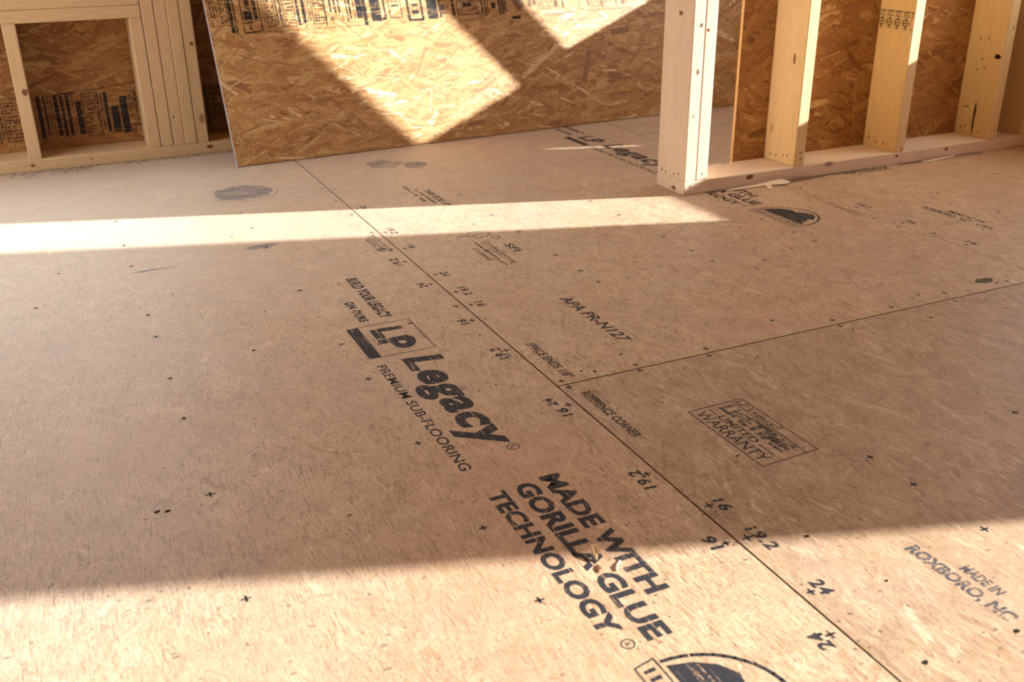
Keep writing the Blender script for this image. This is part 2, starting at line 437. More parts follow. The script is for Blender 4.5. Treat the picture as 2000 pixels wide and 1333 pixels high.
def legacy_print(parent, dx, dy, mat=None, faint=False, full=True):
    """the big roller stamp of one sheet; dx, dy shift it from the near-left sheet's"""
    m = mat or MAT_INK
    X = lambda v: v + dx
    Y = lambda v: v + dy
    if full:
        a = floor_text(parent, 'BUILD YOUR LEGACY', X(-6.9), X(-5.9), Y(26.9), Y(16.9), m, 0.05, 1.1)
        b = floor_text(parent, 'ON OURS', X(-8.62), X(-7.85), Y(21.5), Y(16.8), m, 0.05, 1.1)
        join_meshes('printed_slogan', [a, b])
    # logo box: solid bar below, outlined square, letters L and P
    ps = [rect(X(-10.05), X(-9.22), Y(9.85), Y(15.85))]
    ps += stroke([(X(-9.17), Y(15.87)), (X(-5.0), Y(15.87)), (X(-5.0), Y(9.85)), (X(-9.17), Y(9.85)), (X(-9.17), Y(15.87))], 0.085)
    floor_polys(parent, ps, m, 'printed_logo_frame')
    ls = [[(X(-8.0), Y(15.0)), (X(-6.0), Y(14.85)), (X(-6.0), Y(14.25)), (X(-7.75), Y(14.3)), (X(-7.75), Y(13.0)), (X(-8.0), Y(13.0))],
          rect(X(-8.5), X(-8.06), Y(13.05), Y(14.95)), rect(X(-8.5), X(-7.82), Y(12.05), Y(12.85)),
          rect(X(-8.7), X(-8.56), Y(12.0), Y(12.3))]
    outer = [(X(-7.75), Y(12.85)), (X(-6.9), Y(12.9)), (X(-6.25), Y(12.9)), (X(-5.88), Y(12.55)), (X(-5.82), Y(11.9)), (X(-5.98), Y(11.25)), (X(-6.4), Y(10.75)), (X(-6.95), Y(10.6)), (X(-7.4), Y(10.8)), (X(-7.68), Y(11.4)), (X(-7.78), Y(12.2))]
    inner = [(X(-7.15), Y(12.02)), (X(-7.0), Y(12.08)), (X(-6.8), Y(12.08)), (X(-6.62), Y(12.0)), (X(-6.58), Y(11.85)), (X(-6.62), Y(11.65)), (X(-6.72), Y(11.5)), (X(-6.88), Y(11.44)), (X(-7.02), Y(11.5)), (X(-7.12), Y(11.62)), (X(-7.17), Y(11.8))]
    ls += ring_poly(outer, inner)
    floor_polys(parent, ls, m, 'printed_logo_letters')
    floor_text(parent, 'Legacy', X(-8.0), X(-5.15), Y(8.9), Y(-5.15), m, 0.038, 1.08, 0.16, name='printed_brand_word')
    r = [floor_text(parent, 'R', X(-6.3), X(-5.95), Y(-5.85), Y(-6.15), m)]
    r.append(floor_polys(parent, stroke(arc(X(-6.12), Y(-6.0), 0.36, 0.36, 0, 360, 16), 0.07), m))
    join_meshes('printed_registered_mark', r)
    floor_text(parent, 'PREMIUM SUB-FLOORING', X(-10.0), X(-9.3), Y(8.45), Y(-7.3), m, 0.012, 1.02, name='printed_lettering')
    a = floor_text(parent, 'MADE WITH', X(-6.35), X(-5.1), Y(-9.8), Y(-21.35), m, 0.045, 1.02)
    b = floor_text(parent, 'GORILLA GLUE', X(-8.05), X(-6.75), Y(-10.0), Y(-24.1), m, 0.045, 1.02)
    c = floor_text(parent, 'TECHNOLOGY', X(-9.72), X(-8.6), Y(-10.1), Y(-23.0), m, 0.045, 1.04)
    d = floor_polys(parent, stroke(arc(X(-8.95), Y(-23.85), 0.3, 0.3, 0, 360, 14), 0.06), m)
    e2 = floor_text(parent, 'R', X(-9.1), X(-8.8), Y(-23.75), Y(-23.98), m)
    join_meshes('printed_lettering', [a, b, c, d, e2])
    # arched badge on a banner
    bx, cy = X(-8.25), Y(-28.9)
    ps = stroke([(X(-9.5), Y(-25.3)), (X(-8.45), Y(-25.1)), (X(-8.45), Y(-32.6)), (X(-9.5), Y(-32.4)), (X(-9.5), Y(-25.3))], 0.09)
    rng = random.Random(5)
    y = -25.6
    while y > -32.2:
        w = rng.uniform(0.16, 0.34)
        ps.append([(X(-9.25), Y(y)), (X(-8.7), Y(y + .06)), (X(-8.7), Y(y - w * .6)), (X(-9.25), Y(y - w * .7))]); y -= w + 0.22
    ps += stroke(arc(bx, cy, 3.95, 3.5, -90, 90, 26), 0.2)
    hill = [(bx + .05, cy + 3.2), (bx + 1.2, cy + 2.9), (bx + 2.1, cy + 2.3), (bx + 2.6, cy + 1.5), (bx + 2.4, cy + .7), (bx + 3.1, cy + .1), (bx + 3.5, cy - .8), (bx + 3.1, cy - 1.6), (bx + 2.3, cy - 2.3), (bx + 1.7, cy - 1.9), (bx + 1.3, cy - 2.5), (bx + .7, cy - 2.3), (bx + .5, cy - 2.9), (bx + .05, cy - 3.0)]
    ps.append(hill)
    floor_polys(parent, ps, m, 'printed_badge', 'grey arched badge printed over a lettered banner')

legacy_print(P_L, 0, 0)
legacy_print(P_B, 47.1, 53.6, MAT_INK, full=True)
legacy_print(P_FL, 0, -96)

def plus(x, y, s=0.34, w=0.11):
    return [rect(x - s / 2, x + s / 2, y - w / 2, y + w / 2), rect(x - w / 2, x + w / 2, y - s / 2, y + s / 2)]

def marks(parent, pts, s=0.52):
    ps = []
    rng = random.Random(len(pts))
    for x, y in pts: ps += plus(x, y, s * rng.uniform(.85, 1.15), 0.125)
    return floor_polys(parent, ps, MAT_INK, 'printed_nail_marks', 'small black crosses printed where the nails go')

SP = [0, 16.4, 19.7, 24.5, 32.8]
marks(P_L, [(-11.1, y) for y in (-19.5, -13.0, -3.1, 6.8, 13.4, 26, 39.2, 46, 52)] + [(-23.4, y) for y in (-23, -13.4, -3.4, 6.5, 13, 21.1, 26, 39.2, 46, 55)]
      + [(-35.5, y) for y in (-13.4, 6.5, 13, 26, 39.2, 52)] + [(-0.62, y) for y in (-27.2, -19.6, -12.2, -2.7, 6.9, 13.3, 16.6, 22.4, 29.0, 33.0, 39, 46, 52, 58)])
marks(P_A, [(0.62, y) for y in (-0.45, -16.4, -19.7, -24.5, -32.8, -39)] + [(12.0, y) for y in (-0.4, -16.3, -19.6, -24.4, -32.6)] + [(24.1, y) for y in (-0.4, -16.1, -19.5, -24.2)] + [(36, -0.5), (6.3, -0.35)])
marks(P_B, [(0.62, y) for y in (0.6, 16.4, 19.7, 24.5, 32.6, 38.4, 48, 57)] + [(12.5, y) for y in (0.7, 16.4, 19.6, 24.4, 32.5, 39, 48)] + [(24.4, y) for y in (0.8, 16.5, 19.8, 24.6, 33, 39)]
      + [(36.6, y) for y in (1.2, 16.9, 20, 25)] + [(6.5, 0.6), (30.4, 0.8), (42.3, 1.0), (43.4, 0.9), (28.7, 14.5), (46.8, 16.6), (46.8, 20)])
marks(P_C, [(48.3, y) for y in (9.6, 13.5, 17.5, 24, 28, 33)] + [(60, 16), (60, 24), (72, 16)])

def number(parent, s, x, y, flip=False, mat=None, size=0.74):
    L = 0.46 * len(s)
    if not flip: return floor_text(parent, s, x, x + size, y + L / 2 + .1, y - L / 2 - .1, mat, 0.035, 1.1, 0.1)
    return floor_text(parent, s, x, x - size, y - L / 2 - .1, y + L / 2 + .1, mat, 0.035, 1.1, 0.1, flip=True)

def numbers(parent, rows, name='printed_spacing_numbers', label=None):
    o = join_meshes(name, [number(parent, *r) for r in rows])
    if label: o['label'] = label
    return o
numbers(P_A, [('16', 0.95, -16.6), ('19.2', 0.95, -20.0), ('24', 0.95, -24.4)], label='black rule numbers stepping off from the sheet corner')
numbers(P_B, [('16', 1.0, 16.3), ('19.2', 1.05, 19.6), ('24', 1.05, 24.3), ('16', 1.1, 33.0), ('19.2', 1.0, 38.6), ('24', 1.0, 48.2)], label='black rule numbers along the seam')
numbers(P_L, [('19.2', -0.85, -12.6, True), ('16', -0.85, -19.3, True), ('24', -0.9, -27.4, True), ('16', -0.95, -3.5, True), ('24', -1.15, -1.9, True),
              ('19.2', -0.95, 6.6, True), ('16', -1.0, 13.3, True), ('24', -1.0, 22.4, True), ('19.2', -1.05, 29.2, True), ('16', -1.05, 33.2, True)], label='upside down black rule numbers along the seam')
numbers(P_C, [('16', 48.9, 9.8), ('24', 48.9, 17.4), ('19.2', 48.9, 24)], label='faint rule numbers along the far seam')

floor_text(P_B, 'APA PR-N127', 7.6, 8.65, 14.5, 4.6, None, 0.022, 1.0, 0.1)
floor_text(P_B, 'SPACE ENDS 1/8"', 1.1, 1.8, 7.3, 0.95, None, 0.022, 1.0, 0.1)
floor_text(P_A, 'REFERENCE CORNER', 0.9, 1.55, -1.5, -8.25, None, 0.025, 1.0, 0.1)

# sustainable forestry stamp
a = floor_text(P_B, 'SFI', 9.5, 10.35, 29.5, 27.1, None, 0.02, 1.0)
b = floor_text(P_B, 'Certified Sourcing', 8.05, 8.65, 31.2, 24.1, None, 0.005, 1.0)
c = floor_text(P_B, 'www.sfiprogram.org', 7.1, 7.62, 31.3, 24.0, None, 0.02, 1.0)
d = floor_text(P_B, 'SFI-00002', 6.3, 6.8, 29.8, 25.8, None, 0.005, 1.0)
f = floor_polys(P_B, [rect(7.8, 7.86, 24.0, 31.2)] + stroke([(6.4, 33.6), (7.3, 33.5), (8.0, 34.4), (8.9, 34.5), (9.9, 33.4), (9.1, 32.6), (8.1, 32.6), (7.3, 33.5)], 0.10)
                + stroke([(7.5, 33.3), (8.2, 33.2), (8.6, 33.8), (9.1, 33.5)], 0.08) + stroke(arc(9.75, 31.9, 0.36, 0.5, 0, 360, 14), 0.08))
o = join_meshes('printed_forestry_stamp', [a, b, c, d, f]); o['label'] = 'forestry stamp with a leaf outline and web address'

# sideways stamp near the back seam: readable top line, smudged lines under it
a = floor_text(P_B, 'THIS SIDE UP', 9.5, 10.3, 52.0, 44.6, None, 0.03, 1.0)
rg = random.Random(3)
ps = []
for xx, y0, y1 in ((8.7, 52.5, 46.2), (7.9, 54.6, 47.2)):
    y = y0
    while y > y1:
        w = rg.uniform(.12, .3); ps.append(rect(xx, xx + .45, y - w, y)); y -= w + rg.uniform(.08, .25) + (0.5 if rg.random() < .12 else 0)
join_meshes('printed_lettering', [a, floor_polys(P_B, ps)])
ps = []
for xx, y0, y1 in ((-1.0, 38.2, 32.2), (-1.5, 37.8, 33.2), (-1.95, 37.0, 33.0)):
    y = y0
    while y > y1:
        w = rg.uniform(.12, .3); ps.append(rect(xx, xx + .36, y - w, y)); y -= w + rg.uniform(.07, .2) + (0.4 if rg.random() < .12 else 0)
floor_polys(P_L, ps, MAT_INK_BROKEN, 'printed_fine_print')

# warranty box
ps = stroke([(5.75, -6.95), (9.9, -6.9), (9.9, -14.25), (5.75, -14.4), (5.75, -6.95)], 0.075) + stroke([(9.08, -6.95), (9.08, -14.3)], 0.07)
ps += [rect(7.12, 7.2, -8.1, -7.25), rect(7.12, 7.2, -13.7, -12.3)]
f = floor_polys(P_A, ps)
a = floor_text(P_A, 'LP Legacy', 9.25, 9.72, -7.15, -10.9, None, 0.01, 1.0)
b = floor_text(P_A, 'LIMITED', 6.98, 7.52, -8.3, -12.0, None, 0.02, 1.0)
c = floor_text(P_A, 'WARRANTY', 5.98, 6.82, -7.3, -13.9, None, 0.005, 1.0)
d = floor_polys(P_A, stroke(arc(9.55, -11.15, .16, .16, 0, 360, 10), 0.05))
o = join_meshes('printed_warranty_box', [f, a, b, c, d]); o['label'] = 'black outlined warranty box'
floor_text(P_A, 'LIFETIME', 7.72, 8.92, -7.3, -13.6, MAT_INK_BROKEN, 0.05, 1.0, name='printed_warranty_word')

a = floor_text(P_A, 'ROXBORO, NC', 7.05, 7.85, -23.85, -30.0, MAT_INK_FAINT, 0.045, 1.0)
b = floor_text(P_A, 'MADE IN', 8.15, 8.85, -26.2, -28.5, MAT_INK_FAINT, 0.035, 1.0)
o = join_meshes('printed_origin', [a, b]); o['label'] = 'faded grey place name'
a = floor_text(P_C, 'ROXBORO, NC', 54.1, 54.95, 20.8, 14.9, None, 0.02, 1.0)
b = floor_text(P_C, 'USA', 54.2, 54.95, 13.8, 11.9, None, 0.02, 1.0)
c = floor_text(P_C, 'MADE IN', 55.3, 56.0, 18.4, 13.8, None, 0.02, 1.0)
join_meshes('printed_origin', [a, b, c])

# scuff of old ink at the back left and two smears
blob = lambda cx, cy, rx, ry, n=16, j=.25, sd=1: [(cx + rx * (1 + random.Random(sd * 99 + i).uniform(-j, j)) * math.cos(2 * math.pi * i / n), cy + ry * (1 + random.Random(sd * 77 + i).uniform(-j, j)) * math.sin(2 * math.pi * i / n)) for i in range(n)]

MAT_STAIN = ink_material('mud_stain', color=(0.22, 0.12, 0.06), fade=0.49, fine=.5)
MAT_SCUFF = ink_material('old_ink_scuff', color=(0.16, 0.17, 0.22), fade=0.46, streak_axis=0, fine=.7)
floor_polys(P_B, [blob(46.6, 24.0, .55, 2.6, 18, .25, 4), blob(46.9, 28.6, .35, 1.6, 14, .3, 6)], MAT_STAIN, 'mud_stain', 'brown muddy streak along the far seam')
floor_polys(P_B, [blob(41.9, .9 + 1.0, .95, .55, 16, .2, 9)], ink_material('oil_spot', color=(.07, .06, .02), fade=.36), 'oil_spot', 'small dark olive spot by the cross seam')
floor_polys(P_A, [blob(1.55, -2.4, .6, 1.3, 18, .25, 12)], MAT_STAIN, 'mud_stain')
floor_polys(P_L, [blob(-9.2, 60.5, 3.4, 3.2, 24, .12, 3)] + stroke(arc(-9.2, 60.5, 3.9, 4.0, 200, 350, 20), .2), MAT_SCUFF, 'ink_scuff', 'bluish scuffed oval of old print near the leaning board')
floor_polys(P_B, [blob(9.5, 66, 2.2, 2.0, 16, .3, 5), blob(13, 64, 1.6, 1.5, 14, .3, 7)], MAT_SCUFF, 'ink_scuff')
floor_polys(P_L, [blob(-11.5, 39.5, 1.6, .7, 18, .35, 8), blob(-21.5, 37.2, 2.4, .22, 14, .2, 2)], MAT_SCUFF, 'ink_scuff')
floor_polys(P_L, [blob(-5.9, 2.6, .3, .35, 9, .3, 8), blob(-.9, 6.1, .3, .35, 9, .3, 18)], MAT_SCUFF, 'ink_scuff')

# nail holes and bark flecks in the deck
def holes(parent, pts, r=0.13):
    for k, (x, y, s) in enumerate(pts):
        me = poly_mesh('nail_hole', [blob(x, y, r * s, r * s * .8, 9, .3, k + 3)], lambda a, b: (a, b, 0.0095))
        for p_ in me.polygons:
            if p_.normal.z < 0: me.flip_normals(); break
        link('nail_hole', me, MAT_HOLE, parent)
holes(P_L, [(-17.2, 15.2, 1.2), (-31.5, 31.7, 1.4), (-25.75, -4.1, 1.3), (-26.25, -3.9, 1.3), (-26.9, -4.4, .5), (-5.2, 14.9, 1.2), (-7.7, 26.1, 1.0), (-14.8, 22.5, .9), (-21, 30, .9), (-3.6, 2.1, .7), (-1.2, 10.4, .9), (-5.0, 1.8, .7), (-29.5, 40, 1.1), (-17, -8.8, .7), (-13.5, 44, 1.1)])
holes(P_B, [(6.5, 2.6, 1.1), (3.4, 0.9, 1.2), (2.6, 1.4, 1.0), (4.2, 13.2, .9), (0.4, 13.0, .7), (20.2, 2.8, 1.2), (34.4, 1.9, 1.1), (31.2, 6.5, .9), (26.7, 13.0, 1.0), (33.0, 16.1, .9), (9.6, 36.9, 1.1), (18.6, 20.4, .8), (41.2, 12.2, .9), (24.2, 0.8, .7), (13.3, 29.6, .7)])
holes(P_A, [(6.2, -0.3, .7), (9.3, -1.4, .9), (5.2, -12.8, .9), (1.8, -30.3, 1.3), (6.9, -30.6, 1.4), (5.0, -5.1, .7), (3.4, -20.9, 1.2), (-0 + 15.0, -2.1, .9), (24.4, -1.4, 1.0), (31.5, -2.2, 1.0), (4.4, -25.4, .8)])
holes(P_C, [(53.6, 12.3, 1.1), (55.9, 24.0, .8), (62, 9, .9)])

# ------------------------------------------------------------------ framing lumber
LUMBER = []
def lumber(name, x0, x1, y0, y1, z0, z1, mat, label, cat, group=None, wob=0.0, seed=0):
    cx, cy = (x0 + x1) / 2, (y0 + y1) / 2
    b = bmesh.new(); add_box(b, x0 - cx, x1 - cx, y0 - cy, y1 - cy, 0, z1 - z0, 0.11, 3)
    o = link(name, mesh_of(b, name), mat, None, (cx, cy, z0))
    for p_ in o.data.polygons: p_.use_smooth = False
    tag(o, label, cat, group)
    return o

def child_disc(parent, name, pt, nrm, ru, rv, mat, sd=1, thick=0.02, n=10, j=0.2):
    """small flat knob or knot on a face of `parent`; pt in world inches, nrm one of 'x-','y-','z+'"""
    P0 = Vector(pt) - Vector([c / IN for c in parent.location])
    r_ = random.Random(sd)
    rr = [1 + r_.uniform(-j, j) for _ in range(n)]
    ax = {'x-': lambda a, b, h: (-h, a, b), 'y-': lambda a, b, h: (a, -h, b), 'z+': lambda a, b, h: (a, b, h)}[nrm]
    vs = []
    for h, k in ((0, 1), (thick, .85)):
        for i in range(n):
            t_ = 2 * math.pi * i / n
            vs.append((P0 + Vector(ax(ru * rr[i] * k * math.cos(t_), rv * rr[i] * k * math.sin(t_), h))) * IN)
    fs = [list(range(n, 2 * n))] + [[i, (i + 1) % n, n + (i + 1) % n, n + i] for i in range(n)]
    me = bpy.data.meshes.new(name); me.from_pydata([tuple(v) for v in vs], [], fs); me.update()
    bb = bmesh.new(); bb.from_mesh(me); bmesh.ops.recalc_face_normals(bb, faces=bb.faces[:]); bb.to_mesh(me); bb.free()
    return link(name, me, mat, parent)

YF, YB = 36.2, 41.7
TOP = 94.5
# partition: bottom plate
plate = lumber('bottom_plate', 34.6, 89.4, YF, YB, 0.0, 1.5, MAT_PALE_X, 'whitish wooden bottom plate on the floor under the right-hand studs', 'lumber')
for k, (x, z, r1, r2) in enumerate(((43.6, 1.05, .55, .28), (65.8, 1.05, .22, .2), (74.1, 1.05, .38, .22), (69.7, 1.1, .12, .1), (35.4, .9, .14, .1))):
    child_disc(plate, 'knot', (x, YF, z), 'y-', r1, r2, MAT_KNOT, k + 1, 0.012)
child_disc(plate, 'knot', (34.6, 38.2, 0.45), 'x-', 0.45, 0.25, MAT_KNOT, 9, 0.012)

p1 = lumber('stud', 34.6, 36.08, YF, YB, 1.5, TOP, MAT_PALE_Z, 'first stud at the open end of the partition, its face turned left', 'stud', None)
p2 = lumber('stud', 36.14, 37.64, YF, YB, 1.5, TOP, MAT_PALE_Z, 'sunlit stud nailed behind the end stud of the partition', 'stud', None)
s2 = lumber('stud', 49.8, 51.3, YF, YB, 1.5, TOP, MAT_Z, 'single stud next to the doubled end post, lit white on its edge', 'stud', None)
s3 = lumber('stud', 65.4, 66.9, YF, YB, 1.5, TOP, MAT_Z, 'yellow stud with a black grade stamp across its face', 'stud', None)
s4 = lumber('stud', 81.2, 82.7, YF, YB, 1.5, TOP, MAT_Z, 'stud with many nail holes and a dark split at its foot', 'stud', None)
s5 = lumber('stud', 87.2, 88.7, YF, YB, 1.5, TOP, MAT_Z, 'dark shaded stud in the far right corner', 'stud', None)

for st, x, pts in ((p1, 34.6, [(40.7, 2.0), (39.9, 1.95), (38.3, 2.0), (37.4, 2.2)]), (s2, 49.8, [(40.5, 2.2), (39.5, 2.25), (38.2, 2.5), (37.5, 2.6)]),
                   (s3, 65.4, [(40.8, 2.6), (39.6, 2.25), (38.3, 2.3)]), (s4, 81.2, [(40.7, 2.4), (40.0, 2.7), (37.9, 2.2), (39.9, 13.7), (38.7, 13.8), (39.2, 11.3), (39.6, 9.9), (38.6, 10.3)])):
    for k, (y, z) in enumerate(pts):
        child_disc(st, 'nail_head', (x, y, z), 'x-', 0.10, 0.15, MAT_HOLE, k + 5, 0.015, 8)
for st, pts in ((p1, [(35.5, 13.4, .18, .3), (35.3, 8.7, .1, .14), (35.6, 18.1, .2, .25)]), (p2, [(36.5, 17.6, .22, .2), (36.9, 2.2, .1, .18)]), (s2, [(50.7, 2.4, .1, .2), (50.6, 3.1, .14, .14)]), (s3, [(66.4, 1.9, .12, .18)]), (s4, [(82.2, 15.3, .1, .2), (82.1, 2.6, .1, .2)])):
    for k, (x, z, a_, b_) in enumerate(pts):
        child_disc(st, 'knot', (x, YF, z), 'y-', a_, b_, MAT_KNOT, k + 15, 0.012)
child_disc(p1, 'knot', (34.6, 38.6, 19.2), 'x-', .35, .25, MAT_KNOT, 33, 0.01)
child_disc(s2, 'knot', (49.8, 37.9, 13.5), 'x-', .2, .6, MAT_KNOT, 34, 0.008)
child_disc(s4, 'knot', (81.2, 36.9, 11.8), 'x-', .45, .28, MAT_HOLE, 35, 0.012)
child_disc(s4, 'split', (81.2, 38.9, 3.6), 'x-', .16, 1.9, MAT_HOLE, 36, 0.008, 12, .3)
child_disc(s4, 'scratch', (81.2, 40.4, 5.1), 'x-', .5, .06, MAT_HOLE, 37, 0.008, 10, .3)

# grade stamp on the third stud
def stud_polys(parent, x, polys, name, mat):
    L = parent.location
    me = poly_mesh(name, polys, lambda y, z: (x - 0.012 - L[0] / IN, y - L[1] / IN, z - L[2] / IN))
    return link(name, me, mat, parent)
ps = []
for k in range(5):
    y0 = 41.75 - k * 1.28
    if y0 - 1.2 < 36: w = y0 - 36.3
    else: w = 1.12
    ps += [rect(y0 - w, y0, 17.8, 17.92), rect(y0 - w, y0, 17.25, 17.33)]
    for q in range(5):
        ps.append(rect(y0 - w * (.15 + .17 * q), y0 - w * (.08 + .17 * q), 17.35, 17.78))
    if w > .9:
        ps += stroke(arc(y0 - w * .5, 16.6, .42, .42, 0, 360, 14), .12) + stroke([(y0 - w * .5, 15.95), (y0 - w * .5, 17.2)], .14) + stroke([(y0 - w * .9, 16.6), (y0 - w * .1, 16.6)], .09)
    ps += [rect(y0 - .06, y0, 15.9, 17.2)]
    for q in range(3): ps.append(rect(y0 - w * (.35 + .2 * q), y0 - w * (.2 + .2 * q), 15.85, 15.98))
stud_polys(s3, 65.4, [[(min(max(a_, 36.3), 41.6), b_) for a_, b_ in p_] for p_ in ps], 'grade_stamp', MAT_INK_WALL)['label'] = 'black lumber grade stamp'

# partition sheathing behind the studs
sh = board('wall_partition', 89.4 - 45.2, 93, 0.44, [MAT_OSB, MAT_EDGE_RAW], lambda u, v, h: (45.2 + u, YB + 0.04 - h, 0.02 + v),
           strands2(44.2, 93, 7000, 3.8, 0.5, 0, 30, [(a * .68, b * .52, c * .34, w) for a, b, c, w in WALL_PAL], 0.03, 31))  # palette darkened to paint in the shade behind the studs
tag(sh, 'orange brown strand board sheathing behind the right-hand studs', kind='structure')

# ------------------------------------------------------------------ back-left exterior wall
BY0, BY1 = 83.0, 88.5
bp = lumber('bottom_plate', -64, 89.4, BY0, BY1, 0.0, 1.5, MAT_SHADED_X, 'wooden bottom plate on the floor under the framing at the back left', 'lumber')
for k, (x, z, r1, r2) in enumerate(((-30.7, .75, .28, .2), (-9.0, .9, .45, .3), (-23.8, .8, .15, .12))):
    child_disc(bp, 'knot', (x, BY0, z), 'y-', r1, r2, MAT_KNOT, k + 41, 0.012)
cr1 = lumber('cripple_stud', -31.0, -29.5, BY0, BY1, 1.5, 17.65, MAT_SHADED_Z, 'short stud at the far left holding up the window sill', 'stud')
cr2 = lumber('cripple_stud', -16.7, -15.2, BY0, BY1, 1.5, 17.65, MAT_SHADED_Z, 'short stud under the right end of the window sill', 'stud')
sill1 = lumber('window_sill', -60, -15.2, BY0, BY1, 17.65, 19.15, MAT_SHADED_X, 'lower of the two sill boards over the short studs', 'lumber')
sill2 = lumber('window_sill', -60, -15.2, BY0, BY1, 19.17, 20.67, MAT_SHADED_X, 'upper of the two sill boards, top edge of the low framing', 'lumber')
kl = ['first from the left of four studs bundled beside the sill', 'second from the left of four studs bundled beside the sill', 'third from the left of four studs bundled beside the sill', 'rightmost of four bundled studs, with a knot on its edge, beside the dark gap']
ks = []
for k, x in enumerate((-15.12, -13.6, -12.08, -10.56)):
    ks.append(lumber('king_stud', x, x + 1.47, BY0 + (0.0, .05, -.03, .04)[k], BY1, 1.5, TOP, MAT_SHADED_Z, kl[k], 'stud'))
child_disc(ks[3], 'knot', (-9.6, BY0 + .04, 14.2), 'y-', .25, .3, MAT_KNOT, 51, 0.012)
child_disc(ks[1], 'nail_head', (-13.1, BY0 + .05, 5.2), 'y-', .12, .12, MAT_HOLE, 52, 0.015, 8)
child_disc(cr1, 'knot', (-29.9, BY0, 9.7), 'y-', .35, .4, MAT_KNOT, 53, 0.012)
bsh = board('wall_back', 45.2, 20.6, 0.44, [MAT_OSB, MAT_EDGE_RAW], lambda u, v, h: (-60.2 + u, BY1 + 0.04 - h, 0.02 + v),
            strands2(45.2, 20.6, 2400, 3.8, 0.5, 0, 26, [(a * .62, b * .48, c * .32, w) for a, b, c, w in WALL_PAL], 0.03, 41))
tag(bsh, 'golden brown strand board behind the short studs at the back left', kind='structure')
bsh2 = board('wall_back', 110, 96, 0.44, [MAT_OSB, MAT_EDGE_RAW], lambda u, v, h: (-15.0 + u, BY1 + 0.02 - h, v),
             strands2(30, 96, 3000, 3.8, 0.5, 0, 26, [(a * .40, b * .32, c * .25, w) for a, b, c, w in WALL_PAL], 0.03, 42))  # same board palette, darker still: shade of the gap painted into the strands
tag(bsh2, 'strand board coloured dark for the shade in the gap beside the leaning board', kind='structure')
b = bmesh.new()
add_box(b, -64, -60, BY0, BY1 + .46, 1.5, 96); add_box(b, -60, -15, BY1 + .02, BY1 + .46, 82, 96); add_box(b, -60, -15.2, BY0, BY1, 82, 94.5)
add_box(b, -46.6, -45.1, BY0, BY1, 1.5, 17.6); add_box(b, -2.2, -.7, BY0 + .3, BY1, 1.5, 94.5)
tag(link('wall_back_upper', mesh_of(b, 'wall_back_upper'), MAT_EDGE_RAW), kind='structure')

# factory print on the low sheathing and in the gap
def wall_polys(parent, polys, fn, name, mat=None, label=None):
    me = poly_mesh(name, polys, fn)
    o = link(name, me, mat or MAT_INK_WALL, parent)
    if label: o['label'] = label
    return o

def print_band(s0, s1, t0, t1, seed):
    """crowded factory label band: bars, boxes and rows of tiny marks"""
    r = random.Random(seed); ps = []; s = s0
    while s < s1:
        k = r.random()
        if k < .28:
            w = r.uniform(.15, .5); ps.append(rect(s, s + w, t0 + r.uniform(-.15, .4), t1)); s += w + r.uniform(.15, .4)
        elif k < .5:
            w = r.uniform(1.0, 2.2); ps += stroke([(s, t1), (s, t0), (s + w, t0), (s + w, t1), (s, t1)], .1)
            y = t0 + .3
            while y < t1 - .2:
                x = s + .2
                while x < s + w - .2:
                    q = r.uniform(.12, .4)
                    if r.random() < .75: ps.append(rect(x, min(x + q, s + w - .1), y, y + r.uniform(.12, .3)))
                    x += q + .1
                y += r.uniform(.35, .5)
            s += w + .25
        elif k < .88:
            for _ in range(r.randint(1, 3)):
                y = t0 + r.uniform(.0, .8); w = r.uniform(.18, .3)
                while y < t1:
                    q = r.uniform(.08, .3)
                    if r.random() < .85: ps.append(rect(s + r.uniform(0, .05), s + w - r.uniform(0, .05), y, min(y + q, t1)))
                    y += q + r.uniform(.05, .12)
                s += w + .12
            s += .1
        else:
            w = r.uniform(.6, 1.0); ps.append(rect(s, s + w, t0 + r.uniform(0, .6), t1 - r.uniform(0, 2))); s += w + .2
    return ps
wall_polys(bsh, print_band(-45, -31.4, 2.9, 8.1, 3) + print_band(-29, -26.7, 2.9, 8.3, 8) + print_band(-26.2, -15.3, 2.7, 8.2, 21) + stroke([(-26.4, 8.3), (-24.2, 8.45)], .18) + stroke([(-45, 8.2), (-31.4, 8.3)], .08) + stroke([(-23, 8.5), (-16, 9.3)], .08),
           lambda x, z: (x, BY1 - 0.03, z), 'printed_factory_label', None, 'dense black factory print on the board')
wall_polys(bsh2, print_band(-8.8, 6, 2.9, 8.1, 13), lambda x, z: (x, BY1 - 0.03, z), 'printed_factory_label')

# ------------------------------------------------------------------ leaning panel
root = empty('strand_board_sheet', (-7.4, 72.95, 0.10))
d = Vector((80.7, 4.9, 0)).normalized(); nn = Vector((-d.y, d.x, 0)); LEAN = math.radians(20.5)
upv = nn * math.sin(LEAN) + Vector((0, 0, math.cos(LEAN)))
back = d.cross(upv) * -1.0
Rm = Matrix((d, back, upv)).transposed().to_4x4()
root.matrix_world = Matrix.Translation(root.location) @ Rm
tag(root, 'large golden strand board sheet leaning against the back wall, printed along its middle', 'board')
pan = board('board_face', 96, 26, 0.62, [MAT_OSB, MAT_EDGE], lambda u, v, h: (u, -h, v),
            strands2(96, 26, 7500, 4.2, 0.50, 0, 25, WALL_PAL, 0.035, 77), root)
HP = -0.05
fnp = lambda s, t: (s, HP, t)
ps = print_band(0.4, 2.4, 17.2, 24, 5)
ps += [rect(2.7, 3.15, 16.5, 24), rect(3.3, 3.5, 16.4, 24)]
ps += stroke([(4.3, 24), (4.3, 16.4), (6.6, 16.6), (6.6, 24)], .16) + [rect(4.5, 5.6, 17.6, 19.2), rect(5.0, 5.3, 16.8, 18), rect(5.8, 6.3, 17.8, 21), rect(4.6, 6.4, 16.35, 16.6), rect(4.9, 5.5, 19.4, 24)]
